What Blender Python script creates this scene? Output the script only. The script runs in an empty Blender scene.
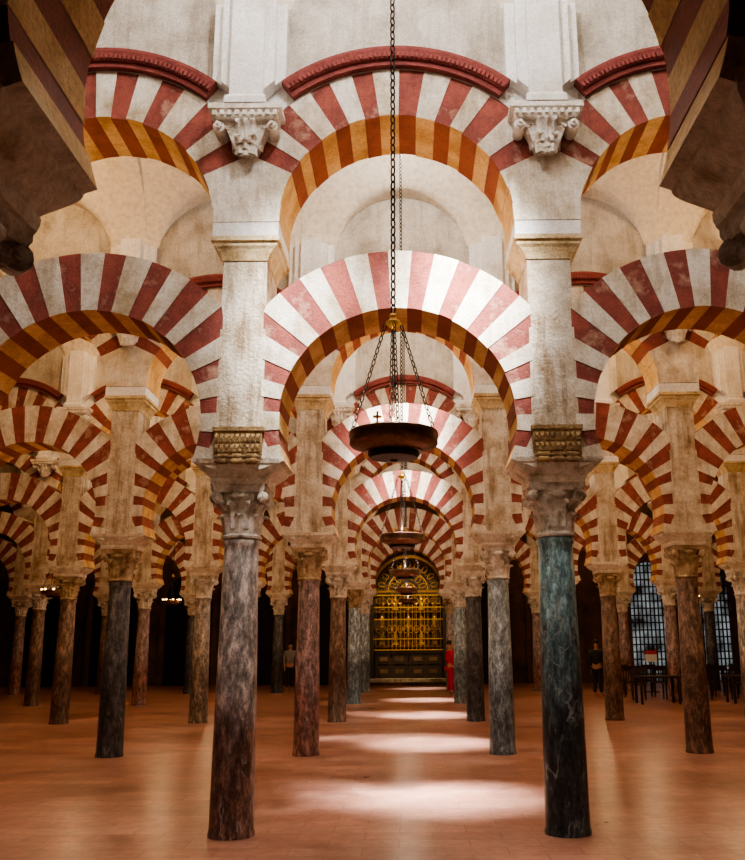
import bpy, bmesh, math, random
from mathutils import Vector, Matrix
random.seed(7)
S=bpy.context.scene
COL=S.collection
W=3.1
ROWS=[2.85,8.91,14.96,21.01,27.05,33.10]
NB=[2,2,2,3,4,5]
BACK=39.15
cos,sin,pi=math.cos,math.sin,math.pi

# ---------------------------------------------------------------- materials
def newmat(name):
    m=bpy.data.materials.new(name); m.use_nodes=True
    nt=m.node_tree; b=nt.nodes['Principled BSDF']
    return m,nt,b
def noise(nt,scale,detail=6,rough=.6,coord='Object',vec=None):
    n=nt.nodes.new('ShaderNodeTexNoise'); n.inputs['Scale'].default_value=scale
    n.inputs['Detail'].default_value=detail; n.inputs['Roughness'].default_value=rough
    if vec is None:
        tc=nt.nodes.new('ShaderNodeTexCoord'); vec=tc.outputs[coord]
    nt.links.new(vec,n.inputs['Vector'])
    return n
def ramp(nt,src,stops):
    r=nt.nodes.new('ShaderNodeValToRGB')
    while len(r.color_ramp.elements)<len(stops): r.color_ramp.elements.new(.5)
    for e,(p,c) in zip(r.color_ramp.elements,stops):
        e.position=p; e.color=(c[0],c[1],c[2],1)
    nt.links.new(src,r.inputs['Fac']); return r
def mix(nt,fac,a,b,mode='MIX'):
    m=nt.nodes.new('ShaderNodeMix'); m.data_type='RGBA'; m.blend_type=mode
    if isinstance(fac,(int,float)): m.inputs[0].default_value=fac
    else: nt.links.new(fac,m.inputs[0])
    for i,v in ((6,a),(7,b)):
        if isinstance(v,tuple): m.inputs[i].default_value=(v[0],v[1],v[2],1)
        else: nt.links.new(v,m.inputs[i])
    return m.outputs[2]
def bump(nt,b,src,strength=.4,dist=.02):
    bp=nt.nodes.new('ShaderNodeBump'); bp.inputs['Strength'].default_value=strength
    bp.inputs['Distance'].default_value=dist
    nt.links.new(src,bp.inputs['Height']); nt.links.new(bp.outputs[0],b.inputs['Normal'])
def worldvec(nt):
    g=nt.nodes.new('ShaderNodeNewGeometry'); return g.outputs['Position']
def stretch(nt,v,s):
    m=nt.nodes.new('ShaderNodeMapping'); m.inputs['Scale'].default_value=s
    nt.links.new(v,m.inputs['Vector']); return m.outputs[0]

def stone(name,c1,c2,c3=None,scale=3,rough=.85,bs=.5,fine=40,streak=0):
    m,nt,b=newmat(name); v=worldvec(nt)
    n=noise(nt,scale,8,.65,vec=v)
    st=[(.3,c2),(.55,c1)]
    if c3: st=[(.32,c3),(.45,c2),(.60,c1)]
    r=ramp(nt,n.outputs['Fac'],st)
    n2=noise(nt,fine,4,.7,vec=v)
    g=ramp(nt,n2.outputs['Fac'],[(.3,(.62,.62,.62)),(.6,(1.05,1.05,1.05))])
    col=mix(nt,.7,r.outputs[0],g.outputs[0],'MULTIPLY')
    if streak:
        n3=noise(nt,5,6,.65,vec=stretch(nt,v,(1.6,1.6,.22)))
        r3=ramp(nt,n3.outputs['Fac'],[(.36,(.46,.36,.26)),(.52,(1,1,1))])
        col=mix(nt,streak,col,r3.outputs[0],'MULTIPLY')
    nt.links.new(col,b.inputs['Base Color']); b.inputs['Roughness'].default_value=rough
    bump(nt,b,n2.outputs['Fac'],bs,.02)
    return m
M_cream=stone('cream_stone',(.82,.76,.67),(.64,.55,.43),(.44,.34,.21),2.4,streak=.4)
M_red=stone('red_brick_paint',(.33,.085,.06),(.22,.052,.04),(.48,.27,.19),3.0,streak=.3)
M_ochre_lit=stone('ochre_stone_warm_lit',(.80,.53,.23),(.62,.36,.12),(.46,.24,.07),2.5)  # arch undersides: ochre stone with warm lamplight put into its colour
M_ored_lit=stone('orange_brick_warm_lit',(.32,.085,.035),(.20,.05,.02),None,3.5)  # brick of the undersides, warm lamplight put into its colour too
M_plaster=stone('white_plaster',(.86,.85,.84),(.77,.75,.72),(.62,.57,.49),1.2,bs=.15,streak=.15)
M_vault=stone('vault_plaster',(.76,.69,.57),(.66,.57,.44),None,.6,bs=.05,fine=12)
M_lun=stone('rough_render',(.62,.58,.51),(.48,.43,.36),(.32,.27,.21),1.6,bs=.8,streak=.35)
M_pier=stone('pier_limestone',(.76,.69,.59),(.56,.46,.34),(.33,.23,.13),2.6,bs=1.0,fine=28,streak=.8)
M_imp=stone('impost_stone',(.84,.78,.68),(.68,.60,.48),(.40,.30,.19),4,bs=.6,fine=28)
M_corn=stone('cornice_stone',(.70,.56,.34),(.52,.38,.20),(.34,.22,.09),5,bs=.6)
M_carv=stone('carved_ochre',(.50,.34,.16),(.30,.18,.08),(.12,.07,.03),9,bs=1.0,fine=35)
M_cap=stone('capital_marble',(.82,.77,.70),(.58,.51,.42),(.20,.14,.09),6,bs=.6,fine=30)
M_capo=stone('capital_ochre',(.55,.42,.27),(.36,.25,.14),(.16,.10,.05),6,bs=.6,fine=30)
M_mould=stone('red_moulding',(.26,.06,.05),(.18,.038,.032),None,5)

def marble(name,top,bot,vein,split=.45,soft=.25,vs=3,rough=.34,vamt=.6):
    m,nt,b=newmat(name)
    tc=nt.nodes.new('ShaderNodeTexCoord'); o=tc.outputs['Object']
    sep=nt.nodes.new('ShaderNodeSeparateXYZ'); nt.links.new(o,sep.inputs[0])
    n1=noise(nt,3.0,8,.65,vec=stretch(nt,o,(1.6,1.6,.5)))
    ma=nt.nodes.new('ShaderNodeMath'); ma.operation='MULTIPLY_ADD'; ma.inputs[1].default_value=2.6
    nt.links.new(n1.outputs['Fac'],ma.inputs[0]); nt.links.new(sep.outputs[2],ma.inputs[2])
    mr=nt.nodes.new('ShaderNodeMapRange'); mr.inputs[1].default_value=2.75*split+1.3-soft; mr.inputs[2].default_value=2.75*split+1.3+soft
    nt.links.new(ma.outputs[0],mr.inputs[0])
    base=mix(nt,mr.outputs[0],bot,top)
    n2=noise(nt,vs*3,9,.82,vec=stretch(nt,o,(1.5,1.5,.6)))
    r2=ramp(nt,n2.outputs['Fac'],[(.36,(.10,.10,.11)),(.5,(.82,.82,.82)),(.62,(2.3,2.25,2.2))])
    c=mix(nt,.95,base,r2.outputs[0],'MULTIPLY')
    n3=noise(nt,vs*.9,4,.55,vec=stretch(nt,o,(1.2,1.2,.6))); n3.inputs['Distortion'].default_value=.4
    r3=ramp(nt,n3.outputs['Fac'],[(.482,(0,0,0)),(.498,(vamt,)*3),(.502,(vamt,)*3),(.518,(0,0,0))])
    n4=noise(nt,3.2,4,.6,vec=o); r4=ramp(nt,n4.outputs['Fac'],[(.44,(0,0,0)),(.56,(1,1,1))])
    fac=mix(nt,1.0,r3.outputs[0],r4.outputs[0],'MULTIPLY')
    c=mix(nt,fac,c,vein)
    nt.links.new(c,b.inputs['Base Color']); b.inputs['Roughness'].default_value=rough
    bump(nt,b,n2.outputs['Fac'],.3,.01)
    return m
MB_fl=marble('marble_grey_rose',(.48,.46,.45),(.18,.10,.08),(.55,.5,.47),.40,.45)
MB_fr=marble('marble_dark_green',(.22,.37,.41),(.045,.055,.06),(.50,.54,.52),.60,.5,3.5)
MB_plum=marble('marble_plum',(.30,.22,.22),(.22,.115,.10),(.42,.34,.30),.4)
MB_blue=marble('marble_blue_grey',(.34,.43,.49),(.14,.175,.20),(.52,.58,.6),.45)
MB_dark=marble('marble_charcoal',(.11,.11,.12),(.055,.055,.062),(.27,.27,.27),.5)
MB_brown=marble('marble_brown',(.22,.15,.115),(.12,.07,.05),(.36,.27,.2),.5)
MB_grey=marble('marble_grey',(.38,.34,.31),(.19,.15,.125),(.55,.5,.46),.5)

def metal(name,c,rough=.4,metallic=.9):
    m,nt,b=newmat(name); n=noise(nt,25,5,.6)
    r=ramp(nt,n.outputs['Fac'],[(.35,tuple(x*.55 for x in c)),(.65,c)])
    nt.links.new(r.outputs[0],b.inputs['Base Color']); b.inputs['Roughness'].default_value=rough
    b.inputs['Metallic'].default_value=metallic; return m
M_bronze=metal('bronze',(.30,.16,.10),.33,.8)
M_iron=metal('dark_iron',(.05,.035,.03),.5,.7)
M_gold=metal('gold',(.90,.55,.12),.38,.8)
M_dgold=metal('tarnished_gold',(.40,.22,.055),.42,.8)
M_wood=stone('dark_wood',(.040,.022,.012),(.02,.011,.007),None,6,rough=.5)
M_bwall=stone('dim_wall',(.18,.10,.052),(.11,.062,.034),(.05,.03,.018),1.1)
def plain(name,c,rough=.7,var=.25):
    m,nt,b=newmat(name); n=noise(nt,30,4)
    r=ramp(nt,n.outputs['Fac'],[(.3,tuple(x*(1-var) for x in c)),(.7,c)])
    nt.links.new(r.outputs[0],b.inputs['Base Color']); b.inputs['Roughness'].default_value=rough
    return m
def emis(name,c,s,sc=1.5,lo=.5):
    m,nt,b=newmat(name); n=noise(nt,sc,4)
    r=ramp(nt,n.outputs['Fac'],[(.4,tuple(x*lo for x in c)),(.62,c)])
    nt.links.new(r.outputs[0],b.inputs['Emission Color']); b.inputs['Emission Strength'].default_value=s
    b.inputs['Base Color'].default_value=(.1,.1,.1,1)
    return m
M_glass=emis('daylit_glass',(.66,.72,.74),.28,1.1,.02)
M_candle=emis('lit_glass_cup',(1,.62,.2),9)

# floor
def floor_mat():
    m,nt,b=newmat('terracotta_marble_floor'); v=worldvec(nt)
    br=nt.nodes.new('ShaderNodeTexBrick'); nt.links.new(v,br.inputs['Vector'])
    br.inputs['Scale'].default_value=1.0; br.inputs['Brick Width'].default_value=.62; br.inputs['Row Height'].default_value=.31
    br.inputs['Mortar Size'].default_value=.007; br.inputs['Mortar Smooth'].default_value=.5
    br.inputs['Color1'].default_value=(.37,.175,.125,1); br.inputs['Color2'].default_value=(.47,.26,.195,1)
    br.inputs['Mortar'].default_value=(.27,.135,.095,1)
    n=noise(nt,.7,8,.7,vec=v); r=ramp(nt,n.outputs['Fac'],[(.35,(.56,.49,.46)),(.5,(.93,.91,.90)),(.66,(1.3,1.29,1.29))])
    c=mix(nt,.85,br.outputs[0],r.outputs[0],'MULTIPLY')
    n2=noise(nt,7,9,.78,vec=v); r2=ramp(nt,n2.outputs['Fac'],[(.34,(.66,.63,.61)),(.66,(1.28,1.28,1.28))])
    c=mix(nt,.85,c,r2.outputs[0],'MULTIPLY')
    nt.links.new(c,b.inputs['Base Color'])
    rr=nt.nodes.new('ShaderNodeMapRange'); rr.inputs[1].default_value=.3; rr.inputs[2].default_value=.7; rr.inputs[3].default_value=.27; rr.inputs[4].default_value=.36
    nt.links.new(n.outputs['Fac'],rr.inputs[0]); nt.links.new(rr.outputs[0],b.inputs['Roughness'])
    b.inputs['Specular IOR Level'].default_value=.45
    bump(nt,b,n2.outputs['Fac'],.06,.004)
    return m
M_floor=floor_mat()

# ---------------------------------------------------------------- mesh helpers
class MB:
    def __init__(s): s.v=[]; s.f=[]; s.m=[]; s.mats=[]
    def mi(s,mat):
        if mat not in s.mats: s.mats.append(mat)
        return s.mats.index(mat)
    def face(s,pts,mat):
        i=len(s.v); s.v+= [tuple(p) for p in pts]; s.f.append(tuple(range(i,i+len(pts)))); s.m.append(s.mi(mat))
    def grid(s,rows,mat,closed=False):
        i=len(s.v); n=len(rows[0])
        for r in rows: s.v+=[tuple(p) for p in r]
        k=s.mi(mat)
        for a in range(len(rows)-1):
            for b in range(n if closed else n-1):
                c=(b+1)%n
                s.f.append((i+a*n+b,i+a*n+c,i+(a+1)*n+c,i+(a+1)*n+b)); s.m.append(k)
    def box(s,x0,x1,y0,y1,z0,z1,mat): s.frus((x0+x1)/2,(y0+y1)/2,[(abs(x1-x0)/2,abs(y1-y0)/2,z0),(abs(x1-x0)/2,abs(y1-y0)/2,z1)],mat)
    def frus(s,cx,cy,secs,mat):
        rows=[[(cx-hx,cy-hy,z),(cx+hx,cy-hy,z),(cx+hx,cy+hy,z),(cx-hx,cy+hy,z)] for hx,hy,z in secs]
        s.grid(rows,mat,True); s.face(rows[0][::-1],mat); s.face(rows[-1],mat)
    def rev(s,prof,mat,n=24,cx=0,cy=0,cap=True):
        rows=[[(cx+r*cos(2*pi*k/n),cy+r*sin(2*pi*k/n),z) for k in range(n)] for r,z in prof]
        s.grid(rows,mat,True)
        if cap: s.face(rows[0][::-1],mat); s.face(rows[-1],mat)
    def tube(s,p0,p1,r,mat,n=6):
        p0=Vector(p0);p1=Vector(p1);d=(p1-p0).normalized()
        u=d.orthogonal().normalized(); w=d.cross(u)
        rows=[[p+u*r*cos(2*pi*k/n)+w*r*sin(2*pi*k/n) for k in range(n)] for p in (p0,p1)]
        s.grid(rows,mat,True); s.face(rows[0][::-1],mat); s.face(rows[1],mat)
    def link(s,c,d,u,L,Wd,r,mat,n=10,k=5):
        w=d.cross(u); rows=[]
        for a in range(n):
            t=2*pi*a/n; p=c+d*(L*cos(t))+u*(Wd*sin(t)); rad=(d*cos(t)+u*sin(t)).normalized()
            rows.append([p+rad*r*cos(2*pi*b/k)+w*r*sin(2*pi*b/k) for b in range(k)])
        rows.append(rows[0]); s.grid(rows,mat,True)
    def chain(s,p0,p1,mat,L=.032,Wd=.018,r=.0055):
        p0=Vector(p0);p1=Vector(p1);D=p1-p0;d=D.normalized();n=max(2,int(D.length/(L*1.65)))
        u=d.orthogonal().normalized();w=d.cross(u)
        for i in range(n): s.link(p0+D*((i+.5)/n),d,u if i%2 else w,L,Wd,r,mat)
    def mesh(s,name,smooth=0):
        me=bpy.data.meshes.new(name); me.from_pydata(s.v,[],s.f)
        for m in s.mats: me.materials.append(m)
        me.polygons.foreach_set('material_index',s.m)
        bm=bmesh.new(); bm.from_mesh(me)
        if smooth: bmesh.ops.remove_doubles(bm,verts=bm.verts,dist=.0005)
        bmesh.ops.recalc_face_normals(bm,faces=bm.faces); bm.to_mesh(me); bm.free()
        if smooth:
            me.polygons.foreach_set('use_smooth',[True]*len(me.polygons))
            me.set_sharp_from_angle(angle=math.radians(smooth))
        me.update(); return me
def obj(name,me,loc=(0,0,0),parent=None,label=None,cat=None,group=None,kind=None,rotz=0):
    o=bpy.data.objects.new(name,me); o.location=loc; o.rotation_euler[2]=rotz
    if parent: o.parent=parent
    if label: o['label']=label
    if cat: o['category']=cat
    if group: o['group']=group
    if kind: o['kind']=kind
    COL.objects.link(o); return o
def empty(name,loc,**k):
    o=obj(name,None,loc,**k); o.empty_display_size=.2; return o

# ---------------------------------------------------------------- capital / corbel parts
def leaf(mb,mat,ang,r0,z0,h,w,out,cx=0,cy=0):
    e=Vector((cos(ang),sin(ang),0)); t=Vector((-sin(ang),cos(ang),0)); c=Vector((cx,cy,0))
    pr=[(0,0,1),(.35,.12,1.05),(.7,.3,.95),(.92,.7,.75),(1.0,1.05,.5),(.93,1.3,.28),(.84,1.25,.1)]
    rows=[]
    for hz,o,ww in pr:
        p=c+e*(r0+out*o)+Vector((0,0,z0+h*hz)); hw=w*ww/2
        rows.append([p-t*hw-e*.012,p-t*hw*.5+e*.004,p+e*.02,p+t*hw*.5+e*.004,p+t*hw-e*.012,p-e*.02])
    mb.grid(rows,mat,True); mb.face(rows[-1],mat)
def scroll(mb,mat,p,tang,r,hw):
    p=Vector(p); tang=Vector(tang).normalized(); up=Vector((0,0,1)); e=tang.cross(up)
    for rr,ww in ((r,hw),(r*.62,hw*1.35),(r*.28,hw*1.7)):
        rows=[]
        for sgn in (-1,1):
            rows.append([p+tang*ww*sgn+up*rr*cos(2*pi*k/12)+e*rr*sin(2*pi*k/12) for k in range(12)])
        mb.grid(rows,mat,True); mb.face(rows[0],mat); mb.face(rows[1][::-1],mat)
def capital_mesh(mat,H=.52,r=.165,hw=.27):
    mb=MB()
    mb.rev([(r,0),(r+.03,.01),(r+.035,.03),(r+.01,.05),(r+.005,.08),(r+.01,.25),(r+.05,.38),(r+.08,.44)],mat,24)
    for k in range(8): leaf(mb,mat,2*pi*k/8,r+.005,.05,.19,.13,.055)
    for k in range(8): leaf(mb,mat,2*pi*(k+.5)/8,r+.01,.10,.26,.13,.07)
    for k in range(4):
        a=pi/4+k*pi/2; e=Vector((cos(a),sin(a),0)); t=Vector((-sin(a),cos(a),0))
        scroll(mb,mat,e*(hw*1.17)+Vector((0,0,H-.125)),t,.06,.028)
        for q in range(3):
            mb.tube(e*(r+.02+q*.04)+Vector((0,0,.30+q*.035)),e*(r+.06+q*.045)+Vector((0,0,.335+q*.04)),.03,mat)
        a=k*pi/2; e=Vector((cos(a),sin(a),0)); t=Vector((-sin(a),cos(a),0))
        scroll(mb,mat,e*(r+.07)+Vector((0,0,H-.11)),t,.035,.05)
    rows=[]
    for z,s in ((H-.075,.95),(H-.05,1.0),(H-.02,1.0),(H,1.04)):
        row=[]
        for k in range(4):
            a=k*pi/2
            for u in (-1,-.6,-.2,.2,.6,1):
                dep=hw*(1-.16*(1-u*u))
                x,y=dep*s,u*hw*s*(.93)
                row.append((x*cos(a)-y*sin(a),x*sin(a)+y*cos(a),z))
        rows.append(row)
    mb.grid(rows,mat,True); mb.face(rows[0][::-1],mat); mb.face(rows[-1],mat)
    return mb.mesh('capital',50)
ME_cap=capital_mesh(M_cap); ME_capo=capital_mesh(M_capo)

def shaft_mesh(mat):
    mb=MB(); n=32
    pr=[(.216,0),(.216,.03),(.206,.06),(.204,.3),(.200,.8),(.191,1.4),(.180,2.0),(.170,2.55),(.168,2.64),(.182,2.66),(.184,2.70),(.17,2.71)]
    mb.rev(pr,mat,n); return mb.mesh('shaft',40)
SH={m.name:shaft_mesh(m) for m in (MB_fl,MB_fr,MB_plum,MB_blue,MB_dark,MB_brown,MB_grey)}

# ---------------------------------------------------------------- pier parts (origin at capital top z=3.23)
Z0=3.23
def impost_mesh():
    mb=MB()
    mb.frus(0,0,[(.27,.27,0),(.28,.28,.03),(.28,.28,.06)],M_imp)
    prof=[]
    for k in range(7):
        t=k/6; prof.append((.27+.13*math.sin(t*pi/2)**1.3,.27+.09*t,.06+.13*t))
    prof.append((.405,.37,.235))
    mb.frus(0,0,prof,M_imp)
    return mb.mesh('impost_block')
ME_imp=impost_mesh()
def pierbody_mesh():
    mb=MB()
    mb.frus(0,0,[(.39,.345,.235),(.29,.345,.34),(.232,.345,.46),(.222,.34,2.30),(.235,.35,2.36)],M_pier)
    return mb.mesh('pier_body')
ME_pb=pierbody_mesh()
def cornice_mesh():
    mb=MB()
    secs=[(.23,.35,2.30),(.25,.36,2.36),(.29,.375,2.42),(.325,.39,2.45),(.325,.39,2.49),(.35,.41,2.50),(.35,.41,2.55)]
    mb.frus(0,0,secs,M_corn)
    mb.frus(0,0,[(.337,.40,2.55),(.337,.40,2.70)],M_plaster)
    return mb.mesh('pier_cornice')
ME_co=cornice_mesh()
def band_mesh():
    mb=MB(); y=-.345
    mb.box(-.235,.235,y-.05,y+.01,.27,.52,M_carv)
    mb.box(-.25,.25,y-.07,y+.01,.50,.54,M_carv)
    for r in range(2):
        z=.29+r*.1
        for k in range(9):
            x=-.2+k*.05
            mb.frus(x,y-.05,[(.02,.018,z),(.01,.03,z+.04),(.02,.012,z+.08)],M_carv)
    for x in (-.14,0,.14):
        for q in range(3): scroll(mb,M_carv,(x,y-.03-.012*q,.28-.05*q+.02),(1,0,0),.03,.05)
    return mb.mesh('carved_band')
ME_band=band_mesh()

# ---------------------------------------------------------------- arches (origin at bay centre, on floor)
def arch_mesh(name,rin,rout,zc,a0,a1,n,T,xclip,white_end,sub=3,seed=1):
    mb=MB(); rnd=random.Random(seed)
    a0=math.radians(a0);a1=math.radians(a1)
    ws=[1+rnd.uniform(-.16,.16) for _ in range(n)]; tot=sum(ws); edges=[0]
    for w in ws: edges.append(edges[-1]+w/tot)
    for i in range(n):
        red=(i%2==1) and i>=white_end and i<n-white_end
        mf=M_red if red else M_cream; mu=M_ored_lit if red else M_ochre_lit
        pr=-.008 if red else 0.
        dr=rnd.uniform(-.008,.008)
        A=[a0+(a1-a0)*(edges[i]+(edges[i+1]-edges[i])*k/sub) for k in range(sub+1)]
        inn=[((rin+dr)*cos(a),zc+(rin+dr)*sin(a)) for a in A]
        out=[]
        for a in A:
            r=rout if abs(cos(a))<1e-6 else min(rout,xclip/abs(cos(a)))
            out.append((r*cos(a),zc+r*sin(a)))
        yf=-T/2-pr; yb=T/2+pr
        mb.grid([[(x,yf,z) for x,z in inn],[(x,yf,z) for x,z in out]],mf)
        mb.grid([[(x,yb,z) for x,z in inn],[(x,yb,z) for x,z in out]],mf)
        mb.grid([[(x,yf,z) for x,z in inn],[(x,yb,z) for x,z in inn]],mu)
        mb.grid([[(x,yf,z) for x,z in out],[(x,yb,z) for x,z in out]],mf)
        for j in (0,-1):
            mb.face([(inn[j][0],yf,inn[j][1]),(out[j][0],yf,out[j][1]),(out[j][0],yb,out[j][1]),(inn[j][0],yb,inn[j][1])],mf)
    return mb.mesh(name)
LZ,UZ=3.845,5.94
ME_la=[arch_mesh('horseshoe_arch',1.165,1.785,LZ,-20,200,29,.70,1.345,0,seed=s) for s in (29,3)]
ME_ua=[arch_mesh('round_arch',1.213,1.765,UZ,0,180,21,.80,1.549,3,seed=s) for s in (21,5)]
def archivolt_mesh():
    mb=MB(); a0,a1=math.radians(52),math.radians(128); n=40
    def sec(a): 
        P=[(1.77,-.40),(1.77,-.47),(1.83,-.47),(1.83,-.50),(1.93,-.53),(1.96,-.53),(1.96,-.40)]
        return [(r*cos(a),y,UZ+r*sin(a)) for r,y in P]
    rows=[sec(a0+(a1-a0)*k/n) for k in range(n+1)]
    mb.grid(rows,M_mould); mb.face(rows[0],M_mould); mb.face(rows[-1],M_mould)
    for k in range(50):
        a=a0+(a1-a0)*(k+.5)/50; e=Vector((cos(a),0,sin(a))); t=Vector((-sin(a),0,cos(a))); c=Vector((0,-.495,UZ))+e*1.865
        q=[c+e*sx*.026+t*sy*.015 for sx,sy in ((-1,-1),(1,-1),(1,1),(-1,1))]
        r=[p+Vector((0,-.035,0)) for p in q]
        mb.grid([q,r],M_mould,True); mb.face(r,M_mould)
    return mb.mesh('archivolt')
ME_av=archivolt_mesh()

# pilaster + corbel
def pilaster_mesh():
    mb=MB(); yw=-.40
    for s in (-1,1):
        for (xa,xb,pr) in ((.17,.28,.20),(.28,.385,.12)):
            pts=[]
            for k in range(5):
                x=xa+(xb-xa)*k/4; xl=W/2-x; pts.append((s*x,UZ+math.sqrt(1.965**2-xl**2)))
            top=8.42
            ys_=(yw-pr,yw+.02)
            mb.grid([[(x,ys_[0],z) for x,z in pts],[(x,ys_[0],top) for x,z in pts]],M_plaster)
            mb.grid([[(x,ys_[0],z) for x,z in pts],[(x,ys_[1],z) for x,z in pts]],M_plaster)
            for x,z in (pts[0],pts[-1]):
                mb.face([(x,ys_[0],z),(x,ys_[1],z),(x,ys_[1],top),(x,ys_[0],top)],M_plaster)
    mb.box(-.17,.17,yw-.27,yw+.02,7.12,8.5,M_plaster)
    mb.frus(0,yw-.13,[(.21,.18,7.12),(.21,.18,7.19),(.18,.155,7.23)],M_plaster)
    return mb.mesh('pilaster_shaft')
def corbel_mesh():
    mb=MB(); cy=-.49; m=M_cap_w
    mb.frus(0,cy,[(.30,.16,6.96),(.33,.18,6.99),(.33,.18,7.03),(.375,.21,7.06),(.375,.21,7.12)],m)
    for k in range(9): mb.box(-.31+k*.0775-.02,-.31+k*.0775+.02,cy-.205,cy-.17,6.99,7.04,m)
    mb.frus(0,cy+.04,[(.10,.06,6.66),(.13,.10,6.72),(.17,.12,6.82),(.22,.14,6.92),(.28,.15,6.96)],m)
    for s in (-1,1):
        scroll(mb,m,(s*.275,cy-.02,6.90),(0,1,0),.06,.11)
        leaf(mb,m,-pi/2+s*.9,.12,6.68,.24,.16,.10,0,cy+.05)
        leaf(mb,m,-pi/2+s*.45,.13,6.62,.18,.13,.07,0,cy+.05)
        leaf(mb,m,-pi/2+s*.38,.15,6.72,.24,.13,.07,0,cy+.04)
        leaf(mb,m,-pi/2+s*pi/2,.14,6.70,.22,.16,.08,0,cy+.05)
    leaf(mb,m,-pi/2,.13,6.66,.29,.14,.09,0,cy+.04)
    leaf(mb,m,-pi/2,.11,6.60,.15,.12,.06,0,cy+.04)
    return mb.mesh('corbel',40)
M_cap_w=stone('corbel_stone',(.86,.82,.76),(.72,.66,.57),(.48,.40,.30),5,bs=.4)
ME_pil=pilaster_mesh(); ME_cor=corbel_mesh()

# ---------------------------------------------------------------- build arcades
def colmat(r,ix):
    t={(1,-1):MB_fl,(1,1):MB_fr,(2,-1):MB_plum,(2,1):MB_blue,(2,-2):MB_dark,(2,2):MB_brown,(3,-1):MB_brown,(3,1):MB_dark,
       (3,-2):MB_grey,(3,-3):MB_brown,(3,2):MB_brown,(4,-1):MB_blue,(4,1):MB_blue,(5,-1):MB_blue,(5,1):MB_grey}
    if (r,ix) in t: return t[(r,ix)]
    return random.choice([MB_dark,MB_brown,MB_brown,MB_plum,MB_dark,MB_grey])
DESC={'marble_grey_rose':'tall grey and rose-brown mottled marble column with carved capital','marble_dark_green':'tall dark green-black veined marble column with worn carved capital',
'marble_plum':'plum-brown marble column with carved leaf capital','marble_blue_grey':'blue-grey marble column with carved leaf capital',
'marble_charcoal':'charcoal black marble column with carved leaf capital','marble_brown':'dark brown marble column with carved leaf capital','marble_grey':'weathered grey marble column with carved leaf capital'}
for r,y in enumerate(ROWS):
    nb=NB[r]
    for k in range(-nb-1,nb+1):
        x=(k+.5)*W; ix=k+1 if k>=0 else k
        m=colmat(r,ix)
        c=empty('column',(x,y,0),label=DESC[m.name],cat='column',group='marble columns of the hall')
        ra=random.choice([0,pi/2,pi,-pi/2])
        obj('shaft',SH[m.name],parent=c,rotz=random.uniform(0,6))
        obj('capital',ME_cap if (r==1 or random.random()<.5) else ME_capo,(0,0,2.71),parent=c,rotz=ra)
        p=empty('pier',(x,y,Z0),label='square limestone pier with flared impost standing on a column capital' if r!=1 else 'square limestone pier with carved ochre band on a column capital',cat='pier',group='limestone piers')
        obj('impost_block',ME_imp,parent=p); obj('pier_body',ME_pb,parent=p); obj('cornice',ME_co,parent=p)
        if r==1: obj('carved_band',ME_band,parent=p,label='carved ochre relief band')
        q=empty('pilaster',(x,y,0),label='white plaster pilaster on a scrolled corbel between round arches',cat='pilaster',group='white plaster pilasters')
        obj('pilaster_shaft',ME_pil,parent=q); obj('corbel',ME_cor,parent=q,label='white scrolled leaf corbel')
    for k in range(-nb,nb+1):
        x=k*W
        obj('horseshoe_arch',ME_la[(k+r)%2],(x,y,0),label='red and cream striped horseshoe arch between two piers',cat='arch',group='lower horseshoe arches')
        u=empty('round_arch',(x,y,UZ),label='red and cream striped round arch with dark red moulding above',cat='arch',group='upper round arches')
        obj('voussoir_ring',ME_ua[(k+r)%2],(0,0,-UZ),parent=u); obj('archivolt',ME_av,(0,0,-UZ),parent=u,label='dark red toothed moulding')
    mb=MB(); T=.4; zt=9.4
    xs=[-1.55,-1.4,-1.27,-1.165,-1,-.8,-.6,-.4,-.2,0,.2,.4,.6,.8,1,1.165,1.27,1.4,1.55]
    for k in range(-nb,nb+1):
        cx=k*W
        for a,b in zip(xs[:-1],xs[1:]):
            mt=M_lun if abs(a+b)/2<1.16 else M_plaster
            za,zb=[UZ+math.sqrt(1.76**2-q*q) for q in (a,b)]
            for yy in (-T,T): mb.face([(cx+a,yy,za),(cx+b,yy,zb),(cx+b,yy,zt),(cx+a,yy,zt)],mt)
            mb.face([(cx+a,-T,za),(cx+b,-T,zb),(cx+b,T,zb),(cx+a,T,za)],mt)
    obj('wall_arcade',mb.mesh('wall_arcade'),(0,y,0),kind='structure',label='plaster wall above the arches',cat='wall')

# ---------------------------------------------------------------- vaults
NX=6; HALF=(NX+.5)*W; VZ=8.2
ys=[-3.3]+ROWS+[BACK]
for i in range(len(ys)-1):
    ya=ys[i]+(.4 if i>0 else 0); yb=ys[i+1]-(.4 if i<len(ROWS) else 0); c=(ya+yb)/2; a=(yb-ya)/2+.02
    tt=[]
    n=56
    for k in range(n+1): tt.append(-cos(pi*k/n))
    loc=[-1.55,-1.36,-1.355,-1.25]+[1.165*math.sin(-pi/2+pi*k/16) for k in range(17)]+[1.25,1.355,1.36]
    rows=[]
    for t in tt:
        row=[]
        for k in range(-NX,NX+1):
            for x in loc+([1.55] if k==NX else []):
                zb_=VZ+2.1*math.sqrt(max(0,1-t*t))
                if abs(x)>1.357: zb_-=.08*math.sqrt(max(0,1-t*t))
                zc_=VZ+math.sqrt(max(0,1.165**2-x*x)) if abs(x)<=1.165 else 0
                row.append((k*W+x,c+a*t,max(zb_,zc_)))
        rows.append(row)
    mb=MB(); mb.grid(rows,M_vault)
    obj('ceiling',mb.mesh('ceiling',35),kind='structure',label='cream plaster groin vault',cat='ceiling')

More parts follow.
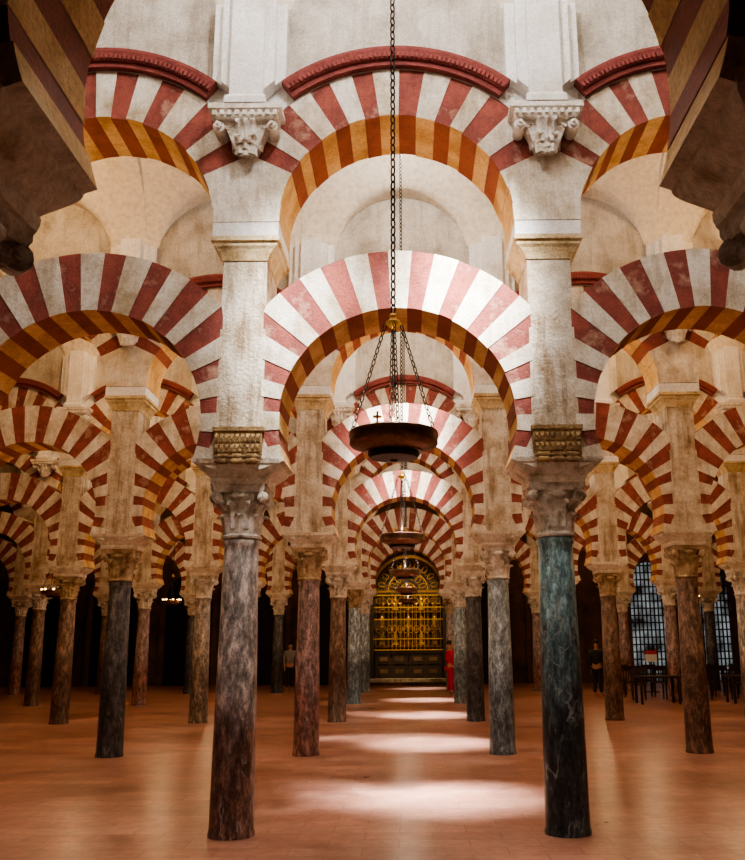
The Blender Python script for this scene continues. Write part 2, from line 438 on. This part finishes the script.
# ---------------------------------------------------------------- shell
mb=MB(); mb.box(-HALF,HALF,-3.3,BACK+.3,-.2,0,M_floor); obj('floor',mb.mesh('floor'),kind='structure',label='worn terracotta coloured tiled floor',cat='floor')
for nm,b in (('wall_left',(-HALF-.3,-HALF,-3.3,BACK)),('wall_right',(HALF,HALF+.3,-3.3,BACK)),('wall_front',(-HALF-.3,HALF+.3,-3.6,-3.3)),('wall_back',(-HALF-.3,HALF+.3,BACK,BACK+.3))):
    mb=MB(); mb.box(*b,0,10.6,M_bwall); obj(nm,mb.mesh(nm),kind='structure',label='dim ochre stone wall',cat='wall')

# golden altar screen at the end of the aisle
def altar():
    e=empty('altar_screen',(0,BACK,0),label='gilded arched chapel screen with lattice above dark doors',cat='altar screen')
    mb=MB(); 
    for s in (-1,1):
        mb.box(s*1.45,s*1.9,-.5,0,0,5.3,M_wood)
        mb.box(s*1.4,s*2.0,-.56,0,3.6,3.8,M_dgold)
        mb.rev([(.10,0),(.11,.2),(.075,.3),(.075,3.2),(.10,3.3),(.12,3.6)],M_dgold,14,s*1.67,-.58)
    n=24
    for ra,rb,m,pr in ((1.42,1.55,M_dgold,.56),(1.55,1.95,M_wood,.5)):
        rows=[[(r*cos(pi*k/n),yy,3.8+r*sin(pi*k/n)) for r,yy in ((ra,0),(ra,-pr),(rb,-pr),(rb,0))] for k in range(n+1)]
        mb.grid(rows,m)
    obj('frame',mb.mesh('frame'),parent=e)
    mb=MB(); mb.box(-1.45,1.45,-.06,-.02,0,3.8,M_wood)
    pts=[(1.45*cos(pi*k/n),-.04,3.8+1.45*sin(pi*k/n)) for k in range(n+1)]; mb.face(pts,M_wood)
    obj('backing_panel',mb.mesh('backing_panel'),parent=e)
    mb=MB()
    for j in range(3):
        z=1.6+j*.72
        for k in range(5):
            x=-1.1+k*.55
            mb.rev([(.14,z),(.12,z+.08),(.07,z+.12),(.10,z+.3),(.085,z+.42),(.05,z+.48),(.06,z+.55),(.0,z+.6)],M_gold if (j+k)%2 else M_dgold,10,x,-.14,False)
            mb.rev([(.035,z-.05),(.025,z+.3),(.035,z+.62)],M_dgold,8,x+.27,-.16)
        mb.box(-1.4,1.4,-.2,-.05,z-.1,z-.03,M_dgold)
    obj('carved_retable',mb.mesh('carved_retable'),parent=e)
    mb=MB()
    for k in range(17):
        x=-1.36+k*.17; m=M_gold if 4<=k<=12 else M_dgold
        mb.tube((x,-.42,1.4),(x,-.42,3.7),.014,m)
        mb.rev([(.001,1.5),(.035,1.56),(.014,1.64),(.03,1.7),(.001,1.78)],m,8,x,-.42,False)
    for z in (1.4,1.85,2.65,3.15,3.65): mb.box(-1.45,1.45,-.45,-.39,z-.02,z+.02,M_gold)
    for k in range(12):
        x=-1.25+k*.227; m=M_gold if 2<=k<=9 else M_dgold
        mb.link(Vector((x,-.42,3.4)),Vector((0,0,1)),Vector((1,0,0)),.12,.09,.016,m)
        mb.link(Vector((x,-.42,2.25)),Vector((0,0,1)),Vector((1,0,0)),.16,.09,.016,m)
    obj('gilded_lattice',mb.mesh('gilded_lattice'),parent=e)
    mb=MB()
    for rr in (.35,.85,1.35):
        N=int(rr*12)+3
        pts=[Vector((rr*cos(pi*k/24),-.25,3.82+rr*sin(pi*k/24))) for k in range(25)]
        for p,q in zip(pts[:-1],pts[1:]): mb.tube(p,q,.02,M_gold if rr<1 else M_dgold,5)
        for k in range(N):
            a=pi*(k+.5)/N; mb.link(Vector(((rr-.2)*cos(a),-.25,3.82+(rr-.2)*sin(a))),Vector((cos(a),0,sin(a))),Vector((-sin(a),0,cos(a))),.16,.09,.02,M_gold if k%2 else M_dgold,8,4)
    mb.box(-1.4,1.4,-.27,-.22,3.78,3.86,M_dgold)
    obj('gilded_tympanum',mb.mesh('gilded_tympanum'),parent=e)
    for s in (-1,1):
        mb=MB()
        mb.box(s*.02,s*1.4,-.3,-.2,.25,1.33,M_wood)
        for a in (0,1):
            for b in (0,1):
                x0=.1+a*.65; z0=.33+b*.5; mb.frus(s*(x0+.28),-.32,[(.26,.02,z0),(.26,.02,z0+.4)],M_wood)
                mb.box(s*(x0+.12),s*(x0+.44),-.36,-.33,z0+.12,z0+.28,M_bwall)
        obj('door_panel',mb.mesh('door_panel'),parent=e)
    mb=MB(); mb.box(-1.9,1.9,-1.3,0,0,.12,M_bwall); mb.box(-1.8,1.8,-.9,0,.12,.25,M_pier)
    obj('step',mb.mesh('step'),parent=e,label='pale stone steps')
altar()

# arched gates and windows on the back wall
def arch_panel(name,x,w,h,kind_glass,label,cat):
    e=empty(name,(x,BACK,0),label=label,cat=cat,kind='structure')
    n=16; zs=h-w/2
    mb=MB(); P=[(-w/2,-.03,0),(w/2,-.03,0)]+[(w/2*cos(pi*k/n),-.03,zs+w/2*sin(pi*k/n)) for k in range(n+1)]
    mb.face(P,kind_glass); obj('pane',mb.mesh('pane'),parent=e)
    mb=MB()
    def top(xx): return zs+math.sqrt(max(0,(w/2)**2-xx*xx))
    nv=int(w/.16)
    for k in range(nv+1):
        xx=-w/2+w*k/nv; mb.box(xx-.022,xx+.022,-.14,-.06,0,max(top(xx),zs),M_iron)
    for k in range(int(h/.3)+1):
        z=.05+k*.3
        if z<h-.1:
            hx=w/2 if z<zs else math.sqrt(max(0,(w/2)**2-(z-zs)**2)); mb.box(-hx,hx,-.15,-.05,z-.025,z+.025,M_iron)
    obj('grille',mb.mesh('grille'),parent=e)
    mb=MB()
    rows=[]
    path=[(w/2,0),(w/2,zs*.5)]+[(w/2*cos(pi*k/n),zs+w/2*sin(pi*k/n)) for k in range(n+1)]+[(-w/2,zs*.5),(-w/2,0)]
    for px,pz in path:
        dx,dz=(px,pz-zs) if pz>=zs else (px,0); L=math.hypot(dx,dz); dx/=L;dz/=L
        rows.append([(px,0,pz),(px,-.2,pz),(px+dx*.22,-.2,pz+dz*.22),(px+dx*.22,0,pz+dz*.22)])
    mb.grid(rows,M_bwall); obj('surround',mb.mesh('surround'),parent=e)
for i,(x,w,h,g) in enumerate([(-12.4,2.0,4.6,0),(-6.2,2.0,4.6,0),(-15.5,2.0,4.6,0),(-9.3,2.0,4.6,0),(6.2,2.0,4.6,0),(10.3,1.7,5.0,1),(15.2,1.8,5.0,1),(12.9,1.5,4.6,1),(3.3,1.7,4.2,0),(-3.3,1.7,4.2,0)]):
    if g: arch_panel('window_%d'%(i+1),x,w,h,M_glass,'tall arched window with dark iron grille and daylight','window')
    else: arch_panel('door_%d'%(i+1),x,w,h,M_wood,'dark arched wooden gate with iron grille','gate')

# ---------------------------------------------------------------- hanging lamps
def lamp_meshes(ztop):
    mb=MB(); c=M_bronze
    mb.rev([(.0,.05),(.20,.05),(.265,.07),(.268,.125),(.285,.135),(.302,.125),(.305,.10),(.298,.085),(.30,.045),(.285,.03),(.24,.015),(.20,.0),(.195,-.01),(.0,-.01)],c,40,cap=False)
    bowl=mb.mesh('ring_dish',35)
    mb=MB(); mb.rev([(0,-.005),(.17,-.008),(.175,-.03),(.16,-.05),(.10,-.058),(.03,-.062),(.02,-.075),(0,-.078)],M_iron,32,cap=False); under=mb.mesh('lower_bowl',35)
    mb=MB(); mb.rev([(0,.86),(.012,.865),(.03,.885),(.045,.905),(.05,.92),(.03,.935),(.02,.95),(.03,.965),(.012,.985),(0,.99)],M_gold,16,cap=False)
    for k in range(4):
        a=k*pi/2; mb.tube((0,0,.915),(.06*cos(a),.06*sin(a),.90),.008,M_gold)
    hub=mb.mesh('hub',35)
    ch=[]
    for k in range(4):
        a=k*pi/2+.12; mb=MB(); mb.chain((.285*cos(a),.285*sin(a),.12),(.055*cos(a),.055*sin(a),.90),M_iron,.026,.013,.0045); ch.append(mb.mesh('chain'))
    mb=MB(); mb.chain((0,0,.12),(0,0,.87),M_iron,.022,.010,.0035); ch.append(mb.mesh('chain'))
    mb=MB(); mb.chain((0,0,.985),(0,0,ztop),M_iron,.036,.019,.0065); sus=mb.mesh('suspension_chain')
    mb=MB(); mb.box(-.008,.008,-.008,.008,.12,.21,M_gold); mb.box(-.03,.03,-.008,.008,.165,.18,M_gold)
    cr=mb.mesh('finial_cross')
    mb=MB(); mb.rev([(.012,.12),(.02,.13),(.028,.17),(.02,.17),(.016,.135),(0,.135)],M_candle,10,cap=False); cup=mb.mesh('glass_cup')
    return bowl,under,hub,ch,sus,cr,cup
LZP=2.98
LM=lamp_meshes(10.27-LZP)
def lamp(x,y,lit=False,z=LZP):
    e=empty('hanging_lamp',(x,y,z),label='bronze ring hanging lamp on long iron chain' if not lit else 'bronze ring hanging lamp with glowing cups',cat='hanging lamp',group='hanging lamps')
    obj('ring_dish',LM[0],parent=e); obj('lower_bowl',LM[1],parent=e); obj('hub',LM[2],parent=e,label='gilded chain hub')
    for m in LM[3]: obj('chain',m,parent=e)
    obj('suspension_chain',LM[4],parent=e)
    obj('finial_cross',LM[5],(-.10,-.265,0),parent=e)
    if lit:
        for k in range(8): obj('glass_cup',LM[6],(.285*cos(k*pi/4+.4),.285*sin(k*pi/4+.4),0),parent=e)
for y in (5.95,11.94,17.98,24.03,30.1): lamp(0.01,y)
lamp(-9.3,24.03,True); lamp(-7.75,30.1,True); lamp(9.3,30.1,True)

# ---------------------------------------------------------------- chairs
def part(fn,name):
    mb=MB(); fn(mb); return mb.mesh(name)
cs=part(lambda m:m.frus(0,0,[(.2,.2,.43),(.22,.21,.45),(.21,.2,.47)],M_wood),'seat')
def bk(m):
    for s in (-1,1): m.box(s*.2-.02,s*.2+.02,.18,.21,.46,.95,M_wood)
    m.box(-.2,.2,.185,.205,.80,.95,M_wood)
    for k in (-.12,-.04,.04,.12): m.box(k-.015,k+.015,.188,.202,.47,.86,M_wood)
cb=part(bk,'backrest'); cl=part(lambda m:m.frus(0,0,[(.018,.018,0),(.024,.024,.44)],M_wood),'leg')
for i in range(24):
    x=6.9+(i%8)*.95; y=27.9+(i//8)*1.35
    e=empty('chair',(x,y,0),label='dark wooden chair with slatted back',cat='chair',group='rows of dark wooden chairs'); e.rotation_euler[2]=random.uniform(-.2,.2)+pi
    obj('seat',cs,parent=e); obj('backrest',cb,parent=e)
    for sx in (-1,1):
        for sy in (-1,1): obj('leg',cl,(sx*.18,sy*.17,0),parent=e)
tt_=part(lambda m:(m.frus(0,0,[(.58,.38,.70),(.6,.4,.72),(.6,.4,.75)],M_wood)),'table_top')
tl_=part(lambda m:m.frus(0,0,[(.03,.03,0),(.035,.035,.70)],M_wood),'leg')
for x,y in ((7.0,26.2),(9.6,26.3),(11.2,25.9),(10.4,32.0),(12.6,31.9)):
    e=empty('table',(x,y,0),label='small dark wooden table near the chairs',cat='table',group='dark wooden tables')
    obj('table_top',tt_,parent=e)
    for sx in (-1,1):
        for sy in (-1,1): obj('leg',tl_,(sx*.52,sy*.32,0),parent=e)
M_rp=plain('red_poster',(.55,.03,.02)); M_wp=plain('white_poster',(.75,.78,.80),.6,.1)
e=empty('notice_stand',(8.35,31.9,0),label='small notice stand with red and white panel',cat='notice stand')
obj('base',part(lambda m:m.frus(0,0,[(.2,.2,0),(.18,.18,.03)],M_iron),'base'),parent=e)
obj('post',part(lambda m:m.tube((0,0,.03),(0,0,1.0),.02,M_iron,10),'post'),parent=e)
obj('panel',part(lambda m:(m.box(-.2,.2,-.02,.02,1.0,1.25,M_wp),m.box(-.2,.2,-.02,.02,1.25,1.38,M_rp)),'panel'),parent=e)

# ---------------------------------------------------------------- people
M_skin=plain('skin',(.55,.30,.20),.5,.1)
def ensure_skin(me):
    if not me.skin_vertices:
        bm=bmesh.new(); bm.from_mesh(me); bm.verts.layers.skin.verify(); bm.to_mesh(me); bm.free()
def skinobj(name,verts,edges,radii,mat,parent,root=0,lab=None):
    me=bpy.data.meshes.new(name); me.from_pydata(verts,edges,[]); me.materials.append(mat); ensure_skin(me)
    o=obj(name,me,parent=parent,label=lab)
    for i,r in enumerate(radii):
        me.skin_vertices[0].data[i].radius=(r,r) if not isinstance(r,tuple) else r
    me.skin_vertices[0].data[root].use_root=True
    md=o.modifiers.new('skin','SKIN'); md.use_smooth_shade=True
    sd=o.modifiers.new('sub','SUBSURF'); sd.levels=1; sd.render_levels=2
    return o
def person(x,y,rot,top,bot,hair,label):
    e=empty('person',(x,y,0),label=label,cat='person',rotz=rot)
    V=[(0,0,.95),(0,0,1.12),(0,0,1.32),(0,.0,1.44),(0,-.01,1.50),(0,-.02,1.58),(0,-.02,1.68)]
    E=[(i,i+1) for i in range(6)]; R=[(.13,.10),(.12,.09),(.15,.10),(.07,.07),(.05,.05),(.085,.095),(.06,.075)]
    def add(p,par,r): V.append(p);E.append((par,len(V)-1));R.append(r);return len(V)-1
    for s in (-1,1):
        a=add((s*.17,0,1.40),2,.055); b=add((s*.22,.03,1.12),a,.042); c=add((s*.21,-.07,.88),b,.030); h=add((s*.205,-.09,.80),c,(.022,.038))
        for k in range(4):
            f=add((s*.205,-.12+.022*k,.74),h,.009); add((s*.195,-.125+.022*k,.69+.008*abs(k-1.5)),f,.008)
        t=add((s*.19,-.125,.79),h,.01); add((s*.185,-.14,.75),t,.009)
        a=add((s*.09,0,.86),0,.085); b=add((s*.10,-.02*s-.01,.48),a,.058); c=add((s*.10,.03*s,.09),b,.038); add((s*.11,.03*s-.14,.04),c,.035)
    skinobj('body',V,E,R,M_skin,e)
    tv=[(0,0,.92),(0,0,1.12),(0,0,1.34),(0,0,1.43)];te=[(0,1),(1,2),(2,3)];tr=[(.155,.12),(.145,.11),(.17,.12),(.08,.08)]
    for s in (-1,1):
        n=len(tv); tv+= [(s*.175,0,1.40),(s*.22,.03,1.12),(s*.212,-.05,.93)]; te+=[(2,n),(n,n+1),(n+1,n+2)]; tr+=[.068,.055,.045]
    skinobj('jacket',tv,te,tr,top,e)
    bv=[(0,0,.94)];be=[];br=[(.15,.12)]
    for s in (-1,1):
        n=len(bv); bv+=[(s*.09,0,.84),(s*.10,-.02*s-.01,.48),(s*.10,.03*s,.12)]; be+=[(0,n),(n,n+1),(n+1,n+2)]; br+=[.1,.075,.062]
    skinobj('trousers',bv,be,br,bot,e)
    mb=MB(); 
    rows=[]
    for a in range(7):
        ph=a/6*1.75; rows.append([(.098*sin(ph)*cos(2*pi*k/14),.01+.112*sin(ph)*sin(2*pi*k/14)*(1 if sin(2*pi*k/14)>0 or a<4 else .55),1.66+.115*cos(ph)) for k in range(14)])
    mb.grid(rows,hair,True); obj('hair',mb.mesh('hair',60),parent=e)
    mb=MB(); mb.frus(0,-.115,[(.012,.012,1.60),(.014,.02,1.61),(.006,.006,1.66)],M_skin); obj('nose',mb.mesh('nose'),parent=e)
MR=plain('red_cloth',(.70,.012,.03)); MK=plain('black_cloth',(.02,.02,.022)); MW=plain('pale_cloth',(.30,.29,.28)); MH=plain('dark_hair',(.02,.012,.008))
person(1.42,31.2,1.9,MR,MR,MH,'standing person in a red jacket and red trousers')
person(-4.35,34.2,.3,MW,MK,MH,'standing person in pale shirt and black trousers')
person(6.0,29.5,2.6,MK,MK,MH,'standing person in black clothes near the chairs')

# ---------------------------------------------------------------- lights
def light(kind,loc,e,c,name,target=None,**k):
    l=bpy.data.lights.new(name,kind); l.energy=e; l.color=c
    for a,b in k.items(): setattr(l,a,b)
    o=bpy.data.objects.new(name,l); o.location=loc
    if target: o.rotation_euler=(Vector(target)-Vector(loc)).to_track_quat('-Z','Y').to_euler()
    COL.objects.link(o); return o
mids=[(ys[i]+ys[i+1])/2 for i in range(len(ys)-1)]
warm=(1,.62,.30); neut=(.97,.97,1)
for i,y in enumerate(mids):
    if i==0: continue
    if i==1: L=[(0,250,neut),(-1,95,(1,.92,.84)),(1,95,(1,.92,.84))]
    elif i==2: L=[(0,190,(1,.95,.89)),(-2,145,warm),(2,145,warm)]
    elif i==3: L=[(0,170,(1,.91,.80)),(-2,135,warm),(2,135,warm)]
    elif i==4: L=[(0,160,(1,.87,.72)),(-3,150,warm),(3,150,warm)]
    elif i==5: L=[(0,135,(1,.84,.66)),(-3,135,warm),(3,135,warm)]
    else: L=[(0,35,warm),(-3,60,warm),(3,60,warm)]
    for k,e,c in L: light('POINT',(k*W,y,9.25),e,c,'vault_fill',shadow_soft_size=.25)  # unseen fill points added under the vault crowns to brighten the naves
amb=(1,.64,.32)
for y,e in ((5.95,25),(11.94,24),(17.98,24),(24.03,24),(30.1,24)):
    light('POINT',(0.01,y,LZP+.22),e,(1,.80,.56),'ring_lamp_fill',shadow_soft_size=.04)  # fill added inside the unlit ring lamps to brighten the arch undersides
for i in (2,3,4,5):
    for s in (-2,2): light('POINT',(s*W,mids[i],LZP+.25),30,amb,'side_aisle_fill',shadow_soft_size=.03)  # added fill for the side aisles, no fixture at these points
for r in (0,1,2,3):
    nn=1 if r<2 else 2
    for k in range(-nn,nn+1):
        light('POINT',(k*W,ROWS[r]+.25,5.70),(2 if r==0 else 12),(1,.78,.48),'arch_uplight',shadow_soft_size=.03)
# daylight shafts from the roof lights
light('SPOT',(1.0,5.6,9.2),12000,(1,.99,.97),'roof_daylight',(.65,8.56,5.15),spot_size=math.radians(20),spot_blend=1,shadow_soft_size=.3)
light('SPOT',(-.9,5.6,9.2),5000,(1,.99,.97),'roof_daylight',(-.95,8.56,4.9),spot_size=math.radians(20),spot_blend=1,shadow_soft_size=.3)
light('SPOT',(.3,11.6,9.2),9000,(1,.97,.93),'roof_daylight',(.0,14.6,5.3),spot_size=math.radians(24),spot_blend=1,shadow_soft_size=.3)
light('SPOT',(.3,17.7,9.2),6000,(1,.97,.92),'roof_daylight',(.0,20.6,5.3),spot_size=math.radians(24),spot_blend=1,shadow_soft_size=.3)
for (y,ty,e) in ((11.94,10.9,15000),(17.98,16.5,15000),(24.03,22.7,13000),(30.1,28.6,13000),(36.1,35.5,5000)):
    light('SPOT',(.55,y,9.2),e,(1,.98,.95),'roof_daylight',(.5,ty,0),spot_size=math.radians(17.5),spot_blend=1,shadow_soft_size=.3)
light('SPOT',(0,35.6,7.0),1300,(1,.80,.45),'altar_spot',(0,39,2.9),spot_size=math.radians(44),spot_blend=.7,shadow_soft_size=.1)

w=bpy.data.worlds.new('world'); S.world=w; w.use_nodes=True
w.node_tree.nodes['Background'].inputs[0].default_value=(1,.8,.6,1); w.node_tree.nodes['Background'].inputs[1].default_value=.05
S.view_settings.view_transform='AgX'; S.view_settings.look='AgX - Medium High Contrast'; S.view_settings.exposure=.55

cam=bpy.data.cameras.new('camera'); co=bpy.data.objects.new('camera',cam); COL.objects.link(co)
cam.lens=900/860*36; cam.sensor_width=36; cam.shift_x=-37.3/860; cam.clip_start=.05; cam.clip_end=200
M=Matrix.Rotation(math.radians(90+13.25),4,'X')@Matrix.Rotation(math.radians(-.4),4,'Z')
co.location=(.12,0,1.723); co.rotation_euler=M.to_euler()
S.camera=co
